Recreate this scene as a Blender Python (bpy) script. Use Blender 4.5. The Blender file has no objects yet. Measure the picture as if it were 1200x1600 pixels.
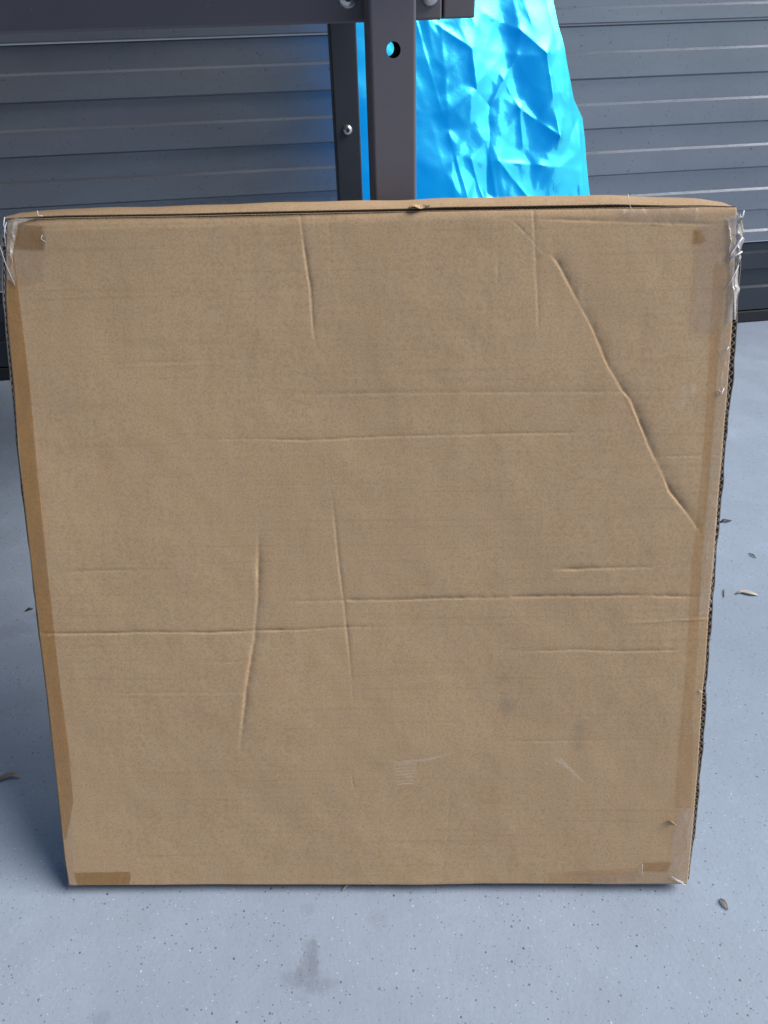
import bpy, bmesh, math, random
import numpy as np
from mathutils import Vector, Matrix
random.seed(7); RNG = np.random.RandomState(11)
SC = bpy.context.scene; COL = SC.collection

# ------------------------------------------------------------------ camera
F = 1155.0                                   # focal length in pixels of the 1200x1600 photograph
CAM_H = 0.7555; PITCH = math.radians(34.03); ROLL = math.radians(1.82)
_f = np.array([0, math.cos(PITCH), -math.sin(PITCH)]); _r = np.array([1., 0, 0]); _d = np.cross(_f, _r)
RIGHT = math.cos(ROLL)*_r + math.sin(ROLL)*_d
DOWN = -math.sin(ROLL)*_r + math.cos(ROLL)*_d
CAMP = np.array([0, 0, CAM_H])
cd = bpy.data.cameras.new('camera'); cam = bpy.data.objects.new('camera', cd); COL.objects.link(cam)
cd.sensor_fit = 'VERTICAL'; cd.sensor_height = 24; cd.lens = 24*F/1600; cd.clip_start = .01; cd.clip_end = 200
cam.matrix_world = Matrix(((RIGHT[0], -DOWN[0], -_f[0], 0), (RIGHT[1], -DOWN[1], -_f[1], 0),
                           (RIGHT[2], -DOWN[2], -_f[2], CAM_H), (0, 0, 0, 1)))
SC.camera = cam
cd.dof.use_dof = False

# ------------------------------------------------------------------ world, sun, exposure
SUN_EL = math.radians(45); SUN_AZ = math.radians(94)      # azimuth clockwise from +Y: from the right
W = bpy.data.worlds.new('World'); SC.world = W; W.use_nodes = True
nt = W.node_tree; nt.nodes.clear()
sky = nt.nodes.new('ShaderNodeTexSky'); sky.sky_type = 'NISHITA'; sky.sun_disc = False
sky.sun_elevation = SUN_EL; sky.sun_rotation = SUN_AZ; sky.air_density = 1.0; sky.dust_density = .6; sky.ozone_density = 1.5
bg = nt.nodes.new('ShaderNodeBackground'); bg.inputs[1].default_value = 0.085
wo = nt.nodes.new('ShaderNodeOutputWorld')
nt.links.new(sky.outputs[0], bg.inputs[0]); nt.links.new(bg.outputs[0], wo.inputs[0])
sd = bpy.data.lights.new('sun', 'SUN'); sun = bpy.data.objects.new('sun', sd); COL.objects.link(sun)
sd.energy = 3.6; sd.angle = math.radians(38); sd.color = (1, .95, .88)
sdir = Vector((math.sin(SUN_AZ)*math.cos(SUN_EL), math.cos(SUN_AZ)*math.cos(SUN_EL), math.sin(SUN_EL)))
sun.rotation_euler = sdir.to_track_quat('Z', 'Y').to_euler(); sun.location = (2, -2, 4)
SC.view_settings.view_transform = 'Standard'; SC.view_settings.look = 'None'
SC.view_settings.gamma = 1; SC.view_settings.use_curve_mapping = False
SC.view_settings.exposure = 0.55

# ------------------------------------------------------------------ helpers
def ray(x, y): return _f + RIGHT*((x-600)/F) + DOWN*((y-800)/F)
def on_plane(x, y, p0, n):
    d = ray(x, y); return CAMP + d*(np.dot(np.array(p0)-CAMP, n)/np.dot(d, n))
def on_floor(x, y, z=0): return on_plane(x, y, (0, 0, z), np.array([0, 0, 1.]))

class MB:
    """collects faces of one mesh"""
    def __init__(s): s.v = []; s.f = []
    def add(s, vs, fs):
        o = len(s.v); s.v += [tuple(map(float, p)) for p in vs]; s.f += [tuple(i+o for i in f) for f in fs]; return s
    def box(s, x0, x1, y0, y1, z0, z1):
        vs = [(x, y, z) for x in (x0, x1) for y in (y0, y1) for z in (z0, z1)]
        return s.add(vs, [(0, 1, 3, 2), (4, 6, 7, 5), (0, 4, 5, 1), (2, 3, 7, 6), (0, 2, 6, 4), (1, 5, 7, 3)])
    def prism(s, poly, y0, y1):
        """polygon in XZ extruded along Y"""
        n = len(poly); vs = [(x, y0, z) for x, z in poly] + [(x, y1, z) for x, z in poly]
        fs = [tuple(range(n)), tuple(range(2*n-1, n-1, -1))] + [(i, i+n, (i+1) % n+n, (i+1) % n) for i in range(n)]
        return s.add(vs, fs)
    def grid(s, P):
        """P[i][j] points -> quads"""
        n, m = len(P), len(P[0]); fs = [(i*m+j, i*m+j+1, (i+1)*m+j+1, (i+1)*m+j) for i in range(n-1) for j in range(m-1)]
        return s.add([p for r in P for p in r], fs)
    def tube(s, pts, rad, k=8):
        pts = [Vector(p) for p in pts]; rings = []
        for i, p in enumerate(pts):
            t = (pts[min(i+1, len(pts)-1)]-pts[max(i-1, 0)]).normalized()
            a = t.orthogonal().normalized() if i == 0 else (prev - t*prev.dot(t)).normalized(); prev = a; b = t.cross(a)
            r = rad[i] if hasattr(rad, '__len__') else rad
            rings.append([p+(a*math.cos(2*math.pi*j/k)+b*math.sin(2*math.pi*j/k))*r for j in range(k)])
        n = len(rings); vs = [q for r in rings for q in r]
        fs = [(i*k+j, i*k+(j+1) % k, (i+1)*k+(j+1) % k, (i+1)*k+j) for i in range(n-1) for j in range(k)]
        fs += [tuple(range(k-1, -1, -1)), tuple((n-1)*k+j for j in range(k))]
        return s.add(vs, fs)
    def build(s, name, mat, parent=None, smooth=False, bevel=0, seg=2, solid=0):
        me = bpy.data.meshes.new(name); me.from_pydata(s.v, [], s.f); me.update()
        bm = bmesh.new(); bm.from_mesh(me); bmesh.ops.recalc_face_normals(bm, faces=bm.faces[:])
        if bevel: bmesh.ops.bevel(bm, geom=bm.edges[:], offset=bevel, segments=seg, affect='EDGES', profile=.5, clamp_overlap=True)
        bm.to_mesh(me); bm.free()
        me.materials.append(mat)
        if smooth: me.polygons.foreach_set('use_smooth', [True]*len(me.polygons))
        o = bpy.data.objects.new(name, me); COL.objects.link(o)
        if parent: o.parent = parent
        if solid:
            md = o.modifiers.new('thickness', 'SOLIDIFY'); md.thickness = solid; md.offset = 0
        return o
def tag(o, label=None, cat=None, group=None, kind=None):
    for k, v in (('label', label), ('category', cat), ('group', group), ('kind', kind)):
        if v: o[k] = v
    return o
def empty(name, loc, rot=None, mat=None):
    o = bpy.data.objects.new(name, None); COL.objects.link(o); o.empty_display_size = .05
    if mat is not None: o.matrix_world = mat
    else:
        o.location = loc
        if rot: o.rotation_euler = rot
    return o

# ------------------------------------------------------------------ materials
class NT:
    def __init__(s, name):
        s.m = bpy.data.materials.new(name); s.m.use_nodes = True; s.t = s.m.node_tree; s.t.nodes.clear()
        s.out = s.n('ShaderNodeOutputMaterial')
    def n(s, typ, ins=None, **kw):
        nd = s.t.nodes.new(typ)
        for k, v in kw.items(): setattr(nd, k, v)
        for k, v in (ins or {}).items():
            if isinstance(v, bpy.types.NodeSocket): s.t.links.new(v, nd.inputs[k])
            else: nd.inputs[k].default_value = v
        return nd
    def surf(s, sh): s.t.links.new(sh, s.out.inputs['Surface']); return s.m
    def coord(s, scale=(1, 1, 1)):
        tc = s.n('ShaderNodeTexCoord'); mp = s.n('ShaderNodeMapping', {'Vector': tc.outputs['Object'], 'Scale': scale}); return mp.outputs[0]
    def noise(s, vec, scale, detail=4, rough=.55):
        return s.n('ShaderNodeTexNoise', {'Vector': vec, 'Scale': scale, 'Detail': detail, 'Roughness': rough}).outputs['Fac']
    def ramp(s, fac, stops):
        r = s.n('ShaderNodeValToRGB', {'Fac': fac}); e = r.color_ramp.elements
        while len(e) < len(stops): e.new(.5)
        for q, (p, c) in zip(e, stops):
            q.position = p; q.color = tuple(c)+(1,) if hasattr(c, '__len__') else (c, c, c, 1)
        return r.outputs['Color']
    def mix(s, fac, a, b, mode='MIX'):
        m = s.n('ShaderNodeMix', data_type='RGBA', blend_type=mode)
        for i, v in ((0, fac), (6, a), (7, b)):
            if isinstance(v, bpy.types.NodeSocket): s.t.links.new(v, m.inputs[i])
            elif i == 0: m.inputs[0].default_value = v
            else: m.inputs[i].default_value = tuple(v)+(1,) if len(v) == 3 else v
        return m.outputs[2]
    def math(s, op, a, b=0.0, c=0.0):
        m = s.n('ShaderNodeMath', operation=op)
        for i, v in enumerate((a, b, c)):
            if isinstance(v, bpy.types.NodeSocket): s.t.links.new(v, m.inputs[i])
            else: m.inputs[i].default_value = v
        return m.outputs[0]
    def bump(s, h, strength, dist=.001, normal=None):
        b = s.n('ShaderNodeBump', {'Height': h, 'Strength': strength, 'Distance': dist})
        if normal: s.t.links.new(normal, b.inputs['Normal'])
        return b.outputs[0]
    def bsdf(s, **k):
        ins = {'Base Color': k.get('col', (.5, .5, .5, 1)), 'Roughness': k.get('rough', .5), 'Metallic': k.get('metal', 0.),
               'Specular IOR Level': k.get('spec', .5)}
        b = s.n('ShaderNodeBsdfPrincipled', ins)
        if 'normal' in k: s.t.links.new(k['normal'], b.inputs['Normal'])
        if 'coat' in k: b.inputs['Coat Weight'].default_value = k['coat']; b.inputs['Coat Roughness'].default_value = .15
        return b.outputs[0]

def mat_cardboard(name, wear_shade=False, dark=1.0):
    s = NT(name); v = s.coord()
    big = s.noise(v, 9, 5, .6)
    mid = s.noise(s.coord((1, 1, .6)), 60, 5, .6)
    vs = s.noise(s.coord((120, 120, 7)), 1, 5, .7)          # faint vertical streaks in the liner
    fib = s.noise(s.coord((1, 1, 1)), 480, 4, .75)
    fl = s.noise(s.coord((1, 1, 2.5)), 330, 2, .5)
    c = s.mix(big, (.382*dark, .243*dark, .131*dark), (.487*dark, .333*dark, .194*dark))
    c = s.mix(s.ramp(mid, [(.3, 0.), (.7, 1.)]), c, (.445*dark, .314*dark, .192*dark)); 
    c = s.mix(s.math('MULTIPLY', s.noise(v, 7, 3), .16), c, s.mix(s.ramp(vs, [(.3, 0.), (.7, 1.)]), (.27*dark, .19*dark, .118*dark), (.42*dark, .31*dark, .21*dark)))
    c = s.mix(s.ramp(fib, [(.36, .38), (.54, 0.)]), c, (.20*dark, .135*dark, .08*dark))
    c = s.mix(s.ramp(fl, [(.66, 0.), (.80, .45)]), c, (.52*dark, .42*dark, .30*dark))
    gl_ = s.noise(s.coord((4, 1, 260)), 1, 3, .6)
    c = s.mix(s.ramp(gl_, [(.56, 0.), (.72, .28)]), c, (.27*dark, .18*dark, .10*dark))
    if wear_shade:
        at = s.n('ShaderNodeAttribute', attribute_name='wear_shade', attribute_type='GEOMETRY').outputs['Color']
        sep = s.n('ShaderNodeSeparateColor', {'Color': at})
        fr = s.noise(s.coord((60, 1, 500)), 1, 4, .7)
        c = s.mix(s.math('MULTIPLY', sep.outputs[0], s.ramp(fr, [(.35, .2), (.6, 1.)])), c, (.56, .50, .44))
        c = s.mix(s.math('MULTIPLY', sep.outputs[1], s.ramp(mid, [(.3, .2), (.7, 1.)])), c, (.13, .125, .115))
        c = s.mix(sep.outputs[2], c, (.22, .125, .05))
    b = s.bump(fib, .3, .0004); b = s.bump(vs, .05, .0006, b); b = s.bump(s.noise(v, 28, 4), .3, .002, b)
    return s.surf(s.bsdf(col=c, rough=.78, spec=.25, normal=b))

def mat_tape(name, tint, alpha, gloss=.25, rough=.18, haze=(.8, .8, .82), hz=.1, wr=60):
    """thin adhesive film: tinted see-through sheet with a glossy skin"""
    s = NT(name); v = s.coord()
    tr = s.n('ShaderNodeBsdfTransparent', {'Color': tuple(tint)+(1,)}).outputs[0]
    nz = s.noise(v, wr, 4, .6); b = s.bump(nz, .5, .002)
    df = s.n('ShaderNodeBsdfDiffuse', {'Color': tuple(haze)+(1,)}).outputs[0]
    gl = s.n('ShaderNodeBsdfGlossy', {'Color': (.95, .95, 1, 1), 'Roughness': rough, 'Normal': b}).outputs[0]
    hf = s.ramp(s.noise(s.coord((1, 1, .35)), 70, 6, .75), [(.36, hz*.2), (.66, hz*1.7)])
    m1 = s.n('ShaderNodeMixShader', {0: hf, 1: tr, 2: df}).outputs[0]
    fr = s.n('ShaderNodeFresnel', {'IOR': 1.45, 'Normal': b}).outputs[0]
    m2 = s.n('ShaderNodeMixShader', {0: s.math('MINIMUM', s.math('MULTIPLY', fr, gloss*8), .05+gloss*.9), 1: m1, 2: gl}).outputs[0]
    return s.surf(m2)

def mat_floor():
    s = NT('concrete'); v = s.coord()
    big = s.noise(v, 2.2, 6, .6); mid = s.noise(v, 14, 6, .6); fine = s.noise(v, 220, 4, .7)
    c = s.mix(s.ramp(big, [(.3, 0.), (.7, 1.)]), (.225, .272, .352), (.305, .362, .452))
    c = s.mix(s.ramp(mid, [(.35, .45), (.62, 0.)]), c, (.225, .265, .325))
    c = s.mix(s.ramp(fine, [(.3, .35), (.6, 0.)]), c, (.22, .27, .33))
    def dots(scale, size, thr, col, amt, c):
        vo = s.n('ShaderNodeTexVoronoi', {'Vector': v, 'Scale': scale, 'Randomness': 1.0}, feature='F1')
        r = s.n('ShaderNodeSeparateColor', {'Color': vo.outputs['Color']})
        pick = s.math('GREATER_THAN', r.outputs[0], thr)
        sz = s.math('MULTIPLY', r.outputs[1], size)
        wob = s.math('ADD', vo.outputs['Distance'], s.math('MULTIPLY', s.math('SUBTRACT', s.noise(v, scale*3, 2), .5), size*.9))
        m = s.math('MULTIPLY', s.math('LESS_THAN', wob, sz), pick)
        return s.mix(s.math('MULTIPLY', m, amt), c, col), m
    c, m1 = dots(90, .12, .50, (.035, .035, .04), .75, c)
    c, _ = dots(310, .22, .45, (.10, .12, .15), .8, c)
    c, _ = dots(260, .20, .60, (.55, .63, .74), .5, c)
    c, _ = dots(170, .20, .60, (.09, .09, .10), .7, c)
    c, m2 = dots(130, .16, .60, (.07, .06, .06), .7, c)
    c, m3 = dots(110, .10, .62, (.72, .78, .86), .5, c)
    c, m4 = dots(60, .10, .88, (.11, .07, .055), .6, c)
    # damp stains: soft-edged blots at fixed places on the concrete
    geo = s.n('ShaderNodeTexCoord').outputs['Object']; nz = s.noise(v, 70, 6, .7)
    for (px, py, rx, ry, amt) in STAINS:
        q = on_floor(px, py)
        d = s.n('ShaderNodeVectorMath', {0: geo, 1: (q[0], q[1], 0)}, operation='SUBTRACT').outputs[0]
        d = s.n('ShaderNodeVectorMath', {0: d, 1: (1/rx, 1/ry, 1)}, operation='MULTIPLY').outputs[0]
        L = s.n('ShaderNodeVectorMath', {0: d}, operation='LENGTH').outputs['Value']
        L = s.math('ADD', L, s.math('MULTIPLY', s.math('SUBTRACT', nz, .5), 2.6))
        mr = s.n('ShaderNodeMapRange', {0: L, 1: 1.25, 2: .55, 3: 0., 4: amt*.34}).outputs[0]
        c = s.mix(mr, c, (.105, .115, .135))
    c = s.mix(s.ramp(s.noise(v, 38, 7, .75), [(.60, 0.), (.74, .35)]), c, (.40, .46, .55))
    c = s.mix(s.ramp(s.noise(v, 90, 5, .8), [(.28, .4), (.42, 0.)]), c, (.17, .20, .25))
    c = s.mix(s.ramp(s.noise(s.coord((8, 130, 1)), 1, 6, .8), [(.66, 0.), (.72, .22)]), c, (.42, .47, .55))
    b = s.bump(fine, .35, .001); b = s.bump(mid, .3, .004, b)
    b = s.bump(s.math('ADD', m1, m2), -.6, .001, b)
    return s.surf(s.bsdf(col=c, rough=s.ramp(mid, [(.3, .52), (.7, .72)]), spec=.35, normal=b))
STAINS = [(482, 1512, .010, .026, .85), (458, 1530, .012, .009, .8), (502, 1543, .015, .008, .75), (489, 1502, .006, .016, .7),
          (483, 1422, .008, .007, .45), (588, 1438, .011, .009, .35), (160, 1590, .010, .006, .5), (960, 1550, .030, .014, .14),
          (20, 985, .03, .02, .45), (60, 960, .012, .010, .35), (15, 1100, .05, .03, .25), (1150, 800, .08, .03, .25)]

def mat_paint(name, col, rough=.42, metal=0., spk=0., spec=.5, scr=0.):
    s = NT(name); v = s.coord(); n1 = s.noise(v, 9, 6, .65); n2 = s.noise(v, 900, 2, .5)
    lo = tuple(x*.82 for x in col); hi = tuple(x*1.15 for x in col)
    c = s.mix(n1, lo, hi)
    if spk: c = s.mix(s.ramp(s.noise(v, 70, 5, .75), [(.60, 0.), (.75, spk)]), c, tuple(min(1, x*3+.06) for x in col))
    c = s.mix(s.ramp(s.noise(s.coord((160, 160, 9)), 1, 6, .85), [(.68, 0.), (.74, .28)]), c, tuple(min(1, x*2.2+.03) for x in col))
    c = s.mix(s.ramp(s.noise(v, 190, 4, .8), [(.68, 0.), (.74, .4)]), c, tuple(min(1, x*2.6+.04) for x in col))
    r = s.ramp(n1, [(.3, rough*.7), (.7, rough*1.25)])
    return s.surf(s.bsdf(col=c, rough=r, metal=metal, spec=spec, normal=s.bump(n2, .25, .0003)))

def mat_door():
    s = NT('door_paint'); v = s.coord()
    a = s.noise(s.coord((1, 1, 4)), 3, 5, .65); g = s.noise(v, 1400, 2, .5)
    c = s.mix(a, (.26, .28, .315), (.36, .385, .42))
    c = s.mix(s.ramp(s.noise(v, 24, 6, .75), [(.58, 0.), (.78, .4)]), c, (.30, .33, .37))            # dust
    c = s.mix(s.ramp(s.noise(s.coord((1, 1, 1.6)), 42, 6, .8), [(.64, 0.), (.70, .5)]), c, (.48, .50, .54))
    c = s.mix(s.ramp(s.noise(s.coord((1.5, 1, 9)), 60, 5, .8), [(.66, 0.), (.70, .4)]), c, (.55, .57, .6))
    c = s.mix(s.ramp(s.noise(v, 130, 4, .7), [(.30, .55), (.37, 0.)]), c, (.035, .035, .04))          # grime flecks
    r = s.ramp(a, [(.3, .27), (.7, .36)])
    return s.surf(s.bsdf(col=c, rough=r, metal=.75, spec=.6, normal=s.bump(g, .3, .0003, s.bump(s.noise(v, 18, 3), .12, .004))))

def mat_film():
    s = NT('blue_film'); v = s.coord(); nz = s.noise(v, 35, 5, .6)
    b = s.bump(nz, .09, .003)
    c = s.mix(s.noise(v, 6, 3), (.0, .25, .93), (.0, .42, .97))
    df = s.n('ShaderNodeBsdfDiffuse', {'Color': c, 'Normal': b}).outputs[0]
    tl = s.n('ShaderNodeBsdfTranslucent', {'Color': c, 'Normal': b}).outputs[0]
    m = s.n('ShaderNodeMixShader', {0: .5, 1: df, 2: tl}).outputs[0]
    gl = s.n('ShaderNodeBsdfGlossy', {'Color': (.10, .9, 1, 1), 'Roughness': .3, 'Normal': b}).outputs[0]
    fr = s.n('ShaderNodeFresnel', {'IOR': 1.6, 'Normal': b}).outputs[0]
    m = s.n('ShaderNodeMixShader', {0: s.math('MULTIPLY', fr, .6), 1: m, 2: gl}).outputs[0]
    return s.surf(m)

M_CARD = mat_cardboard('kraft_cardboard'); M_FRONT = mat_cardboard('kraft_front', wear_shade=True)
M_LINER = mat_cardboard('kraft_cut_liner', dark=1.25); M_MED = mat_cardboard('kraft_medium', dark=.62)
M_BROWN = mat_tape('packing_tape_film', (.92, .82, .66), 1, gloss=.05, rough=.4, haze=(.34, .25, .15), hz=.20)
M_FAINT = mat_tape('faint_brown_tape', (.98, .93, .84), 1, gloss=.06, rough=.3, haze=(.42, .30, .18), hz=.07)
M_FLUTE = mat_paint('grey_flute_paper', (.40, .37, .33), .7); M_SIDE = mat_paint('recycled_grey_liner', (.20, .175, .155), .75)
M_CLEAR = mat_tape('clear_tape_film', (.97, .97, .97), 1, gloss=.05, rough=.2, hz=.035)
M_GLOSS = mat_tape('crumpled_tape_film', (.98, .98, .98), 1, gloss=.20, rough=.14, haze=(.80, .74, .68), hz=.34, wr=25)
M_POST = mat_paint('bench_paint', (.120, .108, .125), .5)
M_SHADED = mat_paint('shaded_bench_paint', (.030, .034, .048), .5)
M_STEEL = mat_paint('zinc_steel', (.55, .56, .58), .28, metal=.9)
M_DOOR = mat_door(); M_RUB = mat_paint('door_rubber', (.018, .020, .024), .6)
M_FILM = mat_film()

# ------------------------------------------------------------------ floor
fl = MB().add([(-30, -30, 0), (30, -30, 0), (30, 30, 0), (-30, 30, 0)], [(0, 1, 2, 3)]).build('floor', mat_floor())
tag(fl, kind='structure')

# ------------------------------------------------------------------ unseen dark walls, added behind and left of the camera to darken the door's reflection
M_ADDED_WALL = mat_paint('added_wall_dark', (.10, .10, .105), .7)
added_wall_back = MB().box(-3.1, -.15, -1.75, -1.6, 0, 2.7).build('wall', M_ADDED_WALL); tag(added_wall_back, kind='structure')
added_wall_left = MB().box(-3.25, -3.102, -1.75, 2.25, 0, 2.7).build('wall', M_ADDED_WALL); tag(added_wall_left, kind='structure')

# ------------------------------------------------------------------ sectional garage door behind
YAW = math.radians(-7.0)
DN = np.array([math.sin(YAW), math.cos(YAW), 0]); DU = np.array([math.cos(YAW), -math.sin(YAW), 0])
D0 = DN*1.8844
droot = empty('garage_door', None, mat=Matrix(((DU[0], DN[0], 0, D0[0]), (DU[1], DN[1], 0, D0[1]), (0, 0, 1, 0), (0, 0, 0, 1))))
tag(droot, 'wide dark grey ribbed metal garage door behind the workbench and the carton', 'garage door')
S = .052; Z1 = .252; SEC = .5
def door_section(zb, zt, bands, xa=-1.9, xb=2.3):
    """profile in (y,z): proud bands start with a lit ledge at their top and a groove at their foot"""
    prof = [(.012, zb-.0006)]
    for z0, z1, proud in bands:
        y = -.0045 if proud else .0045
        prof += [(y, z0+.0022), (y, z1-.0022)]
    prof += [(.0075, zt-.0008)]
    xs = np.linspace(xa, xb, 60)
    P = [[(x, y + .0012*math.sin(x*5+z*7)+.0008*math.sin(x*13+z*3), z) for x in xs] for y, z in prof]
    return MB().grid(P)
# section edges relative to the joint at Z1 (between lower and second section)
def bands_for(joint):
    b = [(joint+.002, joint+.031, True)]; z = joint+.031
    for k in range(8):
        b.append((z, z+S, k % 2 == 1)); z += S
    b.append((z, joint+SEC-.002, False)); return b
for i, j in enumerate((Z1-.031, Z1-.031+SEC, Z1-.031+2*SEC, Z1-.031+3*SEC)):
    door_section(j, j+SEC, bands_for(j)).build('door_section', M_DOOR, droot)
jl = Z1-.031
lowb = [(.035, jl-.120, True), (jl-.120, jl-.072, False), (jl-.072, jl-.025, True), (jl-.025, jl-.002, False)]
M_LOW = mat_paint('door_foot_dark', (.055, .065, .08), .38, spec=.6, metal=.4)  # lowest door section, darker in colour than the sections above
lowb = [b for b in lowb if b[1] > b[0]]
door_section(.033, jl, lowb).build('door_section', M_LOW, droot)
MB().box(-1.9, 2.3, -.006, .03, .001, .033).build('rubber_seal', M_RUB, droot, bevel=.003)

# ------------------------------------------------------------------ carton leaning on the bench post
LEAN = math.radians(23.0); SCL = 0.9835; THK = .032
UB = np.array([0.99953901, -0.03036075, 0]); BK = np.array([0.03036075, 0.99953901, 0]); UP = np.array([0, 0, 1.])
O = CAMP + (np.array([-0.34052523, 0.432851, 0]) - CAMP)*SCL
WV = UP*math.cos(LEAN) + BK*math.sin(LEAN); NV = np.cross(UB, WV); IN = -NV      # NV points out of the front, IN into the box
def uv(x, y):
    p = on_plane(x, y, O, NV) - O; return (float(p@UB), float(p@WV))
box = empty('cardboard_box', None, mat=Matrix(((UB[0], IN[0], WV[0], O[0]), (UB[1], IN[1], WV[1], O[1]), (UB[2], IN[2], WV[2], O[2]), (0, 0, 0, 1))))
tag(box, 'large flat square brown cardboard box, creased and taped, leaning back against the bench post', 'cardboard box')

LEFT = [(10, 345), (9, 400), (9, 470), (11, 500), (21, 600), (29, 700), (41, 800), (52, 900), (63, 1000), (75, 1100), (90, 1236), (101, 1340), (108, 1383)]
RGT = [(1151, 324), (1148, 400), (1144, 500), (1137, 600), (1130, 680), (1121, 780), (1114, 880), (1107, 955), (1102, 1030), (1097, 1080), (1090, 1200), (1082, 1300), (1077, 1350), (1074, 1381)]
TOP = [(10, 345), (100, 341), (300, 338), (380, 336), (640, 331), (780, 329), (1000, 325), (1100, 323), (1151, 324)]
BOT = [(108, 1383), (300, 1384), (550, 1384), (870, 1382), (1000, 1381), (1074, 1381)]
def curve(px):
    P = np.array([uv(*p) for p in px]); L = np.r_[0, np.cumsum(np.hypot(*np.diff(P, axis=0).T))]; L /= L[-1]
    return lambda t: np.stack([np.interp(t, L, P[:, 0]), np.interp(t, L, P[:, 1])], -1)
cL, cR, cT, cB = curve(LEFT), curve(RGT), curve(TOP), curve(BOT)       # t=0 at top / left

# crease list: pixel polyline, groove depth mm, groove half width mm, ridge mm (on the lower/left lip), far-side step mm, end tapers
CREASES = [
 ([(795, 340), (815, 358), (838, 383), (850, 396)], .5, 1.2, .3, .0, (.3, .0)),
 ([(850, 397), (862, 399), (872, 411), (900, 465), (925, 511), (950, 570), (972, 609), (985, 624), (1000, 661), (1013, 695), (1035, 739), (1046, 767), (1068, 794), (1080, 811), (1098, 840)], 2.0, 1.7, .9, .9, (.06, .05)),
 ([(833, 328), (836, 390), (839, 450), (841, 500), (842, 545)], .9, 1.5, .5, .3, (.0, .35)),
 ([(469, 335), (477, 400), (485, 450), (490, 520), (497, 560)], 1.1, 1.7, .7, .2, (.0, .35)),
 ([(406, 800), (404, 880), (403, 940), (398, 1000), (388, 1060), (380, 1130), (373, 1195)], 1.7, 3.2, 1.0, .3, (.3, .35)),
 ([(514, 745), (522, 800), (530, 880), (538, 945), (545, 1010), (550, 1070), (553, 1125)], .75, 2.0, .7, .0, (.3, .35)),
 ([(430, 940), (538, 938)], .35, 2.0, .5, .0, (.5, .0)),
 ([(538, 938), (620, 938), (700, 935), (780, 934), (850, 932), (930, 931), (1000, 930), (1104, 933)], 1.1, 1.3, .7, .3, (.01, .12)),
 ([(66, 990), (160, 989), (250, 987), (330, 988), (400, 985), (470, 984), (540, 980), (655, 981)], .8, 1.3, .4, .15, (.0, .3)),
 ([(850, 890), (900, 889), (940, 887), (1025, 885)], .8, 2.2, .8, .0, (.2, .2)),
 ([(780, 1019), (830, 1018), (900, 1015), (960, 1017), (1070, 1015)], .6, 1.4, .35, .1, (.3, .1)),
 ([(290, 689), (380, 686), (480, 688), (600, 682), (740, 679), (820, 677), (900, 676), (1005, 676)], .45, 1.4, .3, .1, (.2, .2)),
 ([(420, 618), (560, 615), (740, 613), (950, 612), (1090, 611)], .25, 2.0, .25, .0, (.2, .2)),
 ([(960, 973), (1020, 971), (1105, 967)], -.4, 1.6, .0, .0, (.5, .0)),
 ([(1025, 713), (1070, 712), (1122, 711)], .4, 1.3, .2, .0, (.3, .0)),
 ([(781, 395), (778, 420), (776, 450)], .35, 1.8, .2, .0, (.4, .4)),
 ([(514, 340), (516, 400), (518, 470)], .25, 1.8, .15, .0, (.0, .6)),
 ([(548, 1022), (535, 1037), (519, 1058)], .35, .9, .2, .0, (.3, .5)),
 ([(90, 893), (150, 892), (215, 890)], .25, 1.8, .2, .0, (.3, .3)),
 ([(120, 570), (260, 566), (420, 560)], .16, 3.0, .1, .0, (.4, .4)),
 ([(140, 1083), (300, 1082), (430, 1080)], .18, 2.2, .1, .0, (.4, .4)),
 ([(300, 1035), (360, 1034), (400, 1033)], .2, 1.2, .1, .0, (.4, .4)),
 ([(1018, 922), (1028, 929), (1045, 934)], -.5, .9, .0, .0, (.3, .3)),
 ([(745, 342), (820, 342), (960, 346), (1128, 351)], .45, 1.3, .2, .3, (.4, .1)),
 ([(1000, 348), (1035, 351), (1050, 355)], -.4, .8, .0, .0, (.3, .3)),
 ([(30, 358), (220, 352), (460, 349)], .22, 2.2, .15, .1, (.1, .5)),
 ([(548, 1205), (553, 1235)], .4, 1.4, .3, .0, (.3, .3)),
 ([(700, 1160), (900, 1157), (1050, 1156)], .16, 1.8, .1, .0, (.4, .3)),
 ([(690, 1385), (700, 1300), (705, 1180)], .15, 4, .0, .0, (.2, .5)),
 ([(930, 420), (905, 480), (880, 540)], .25, 5, .2, .0, (.4, .4)),
 ([(1050, 395), (1030, 430), (1000, 470)], .3, 5, .2, .0, (.4, .4)),
]
def seg_dist(X, Z, P):
    """signed distance to a polyline, + on its right-hand/upper side, and parameter along it"""
    best = np.full(X.shape, 1e9); sg = np.zeros(X.shape); tt = np.zeros(X.shape)
    L = np.r_[0, np.cumsum(np.hypot(*np.diff(P, axis=0).T))]
    for i in range(len(P)-1):
        a, b = P[i], P[i+1]; d = b-a; l2 = d@d
        t = np.clip(((X-a[0])*d[0]+(Z-a[1])*d[1])/l2, 0, 1)
        qx, qz = X-(a[0]+t*d[0]), Z-(a[1]+t*d[1]); D = np.hypot(qx, qz)
        nx, nz = -d[1], d[0]
        if nx*1+nz*1.2 < 0: nx, nz = -nx, -nz           # the side turned to the upper right
        m = D < best; best[m] = D[m]; sg[m] = np.where((qx*nx+qz*nz)[m] >= 0, 1, -1); tt[m] = (L[i]+t[m]*math.sqrt(l2))/L[-1]
    return best*sg, tt
def smooth01(x): x = np.clip(x, 0, 1); return x*x*(3-2*x)
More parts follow.
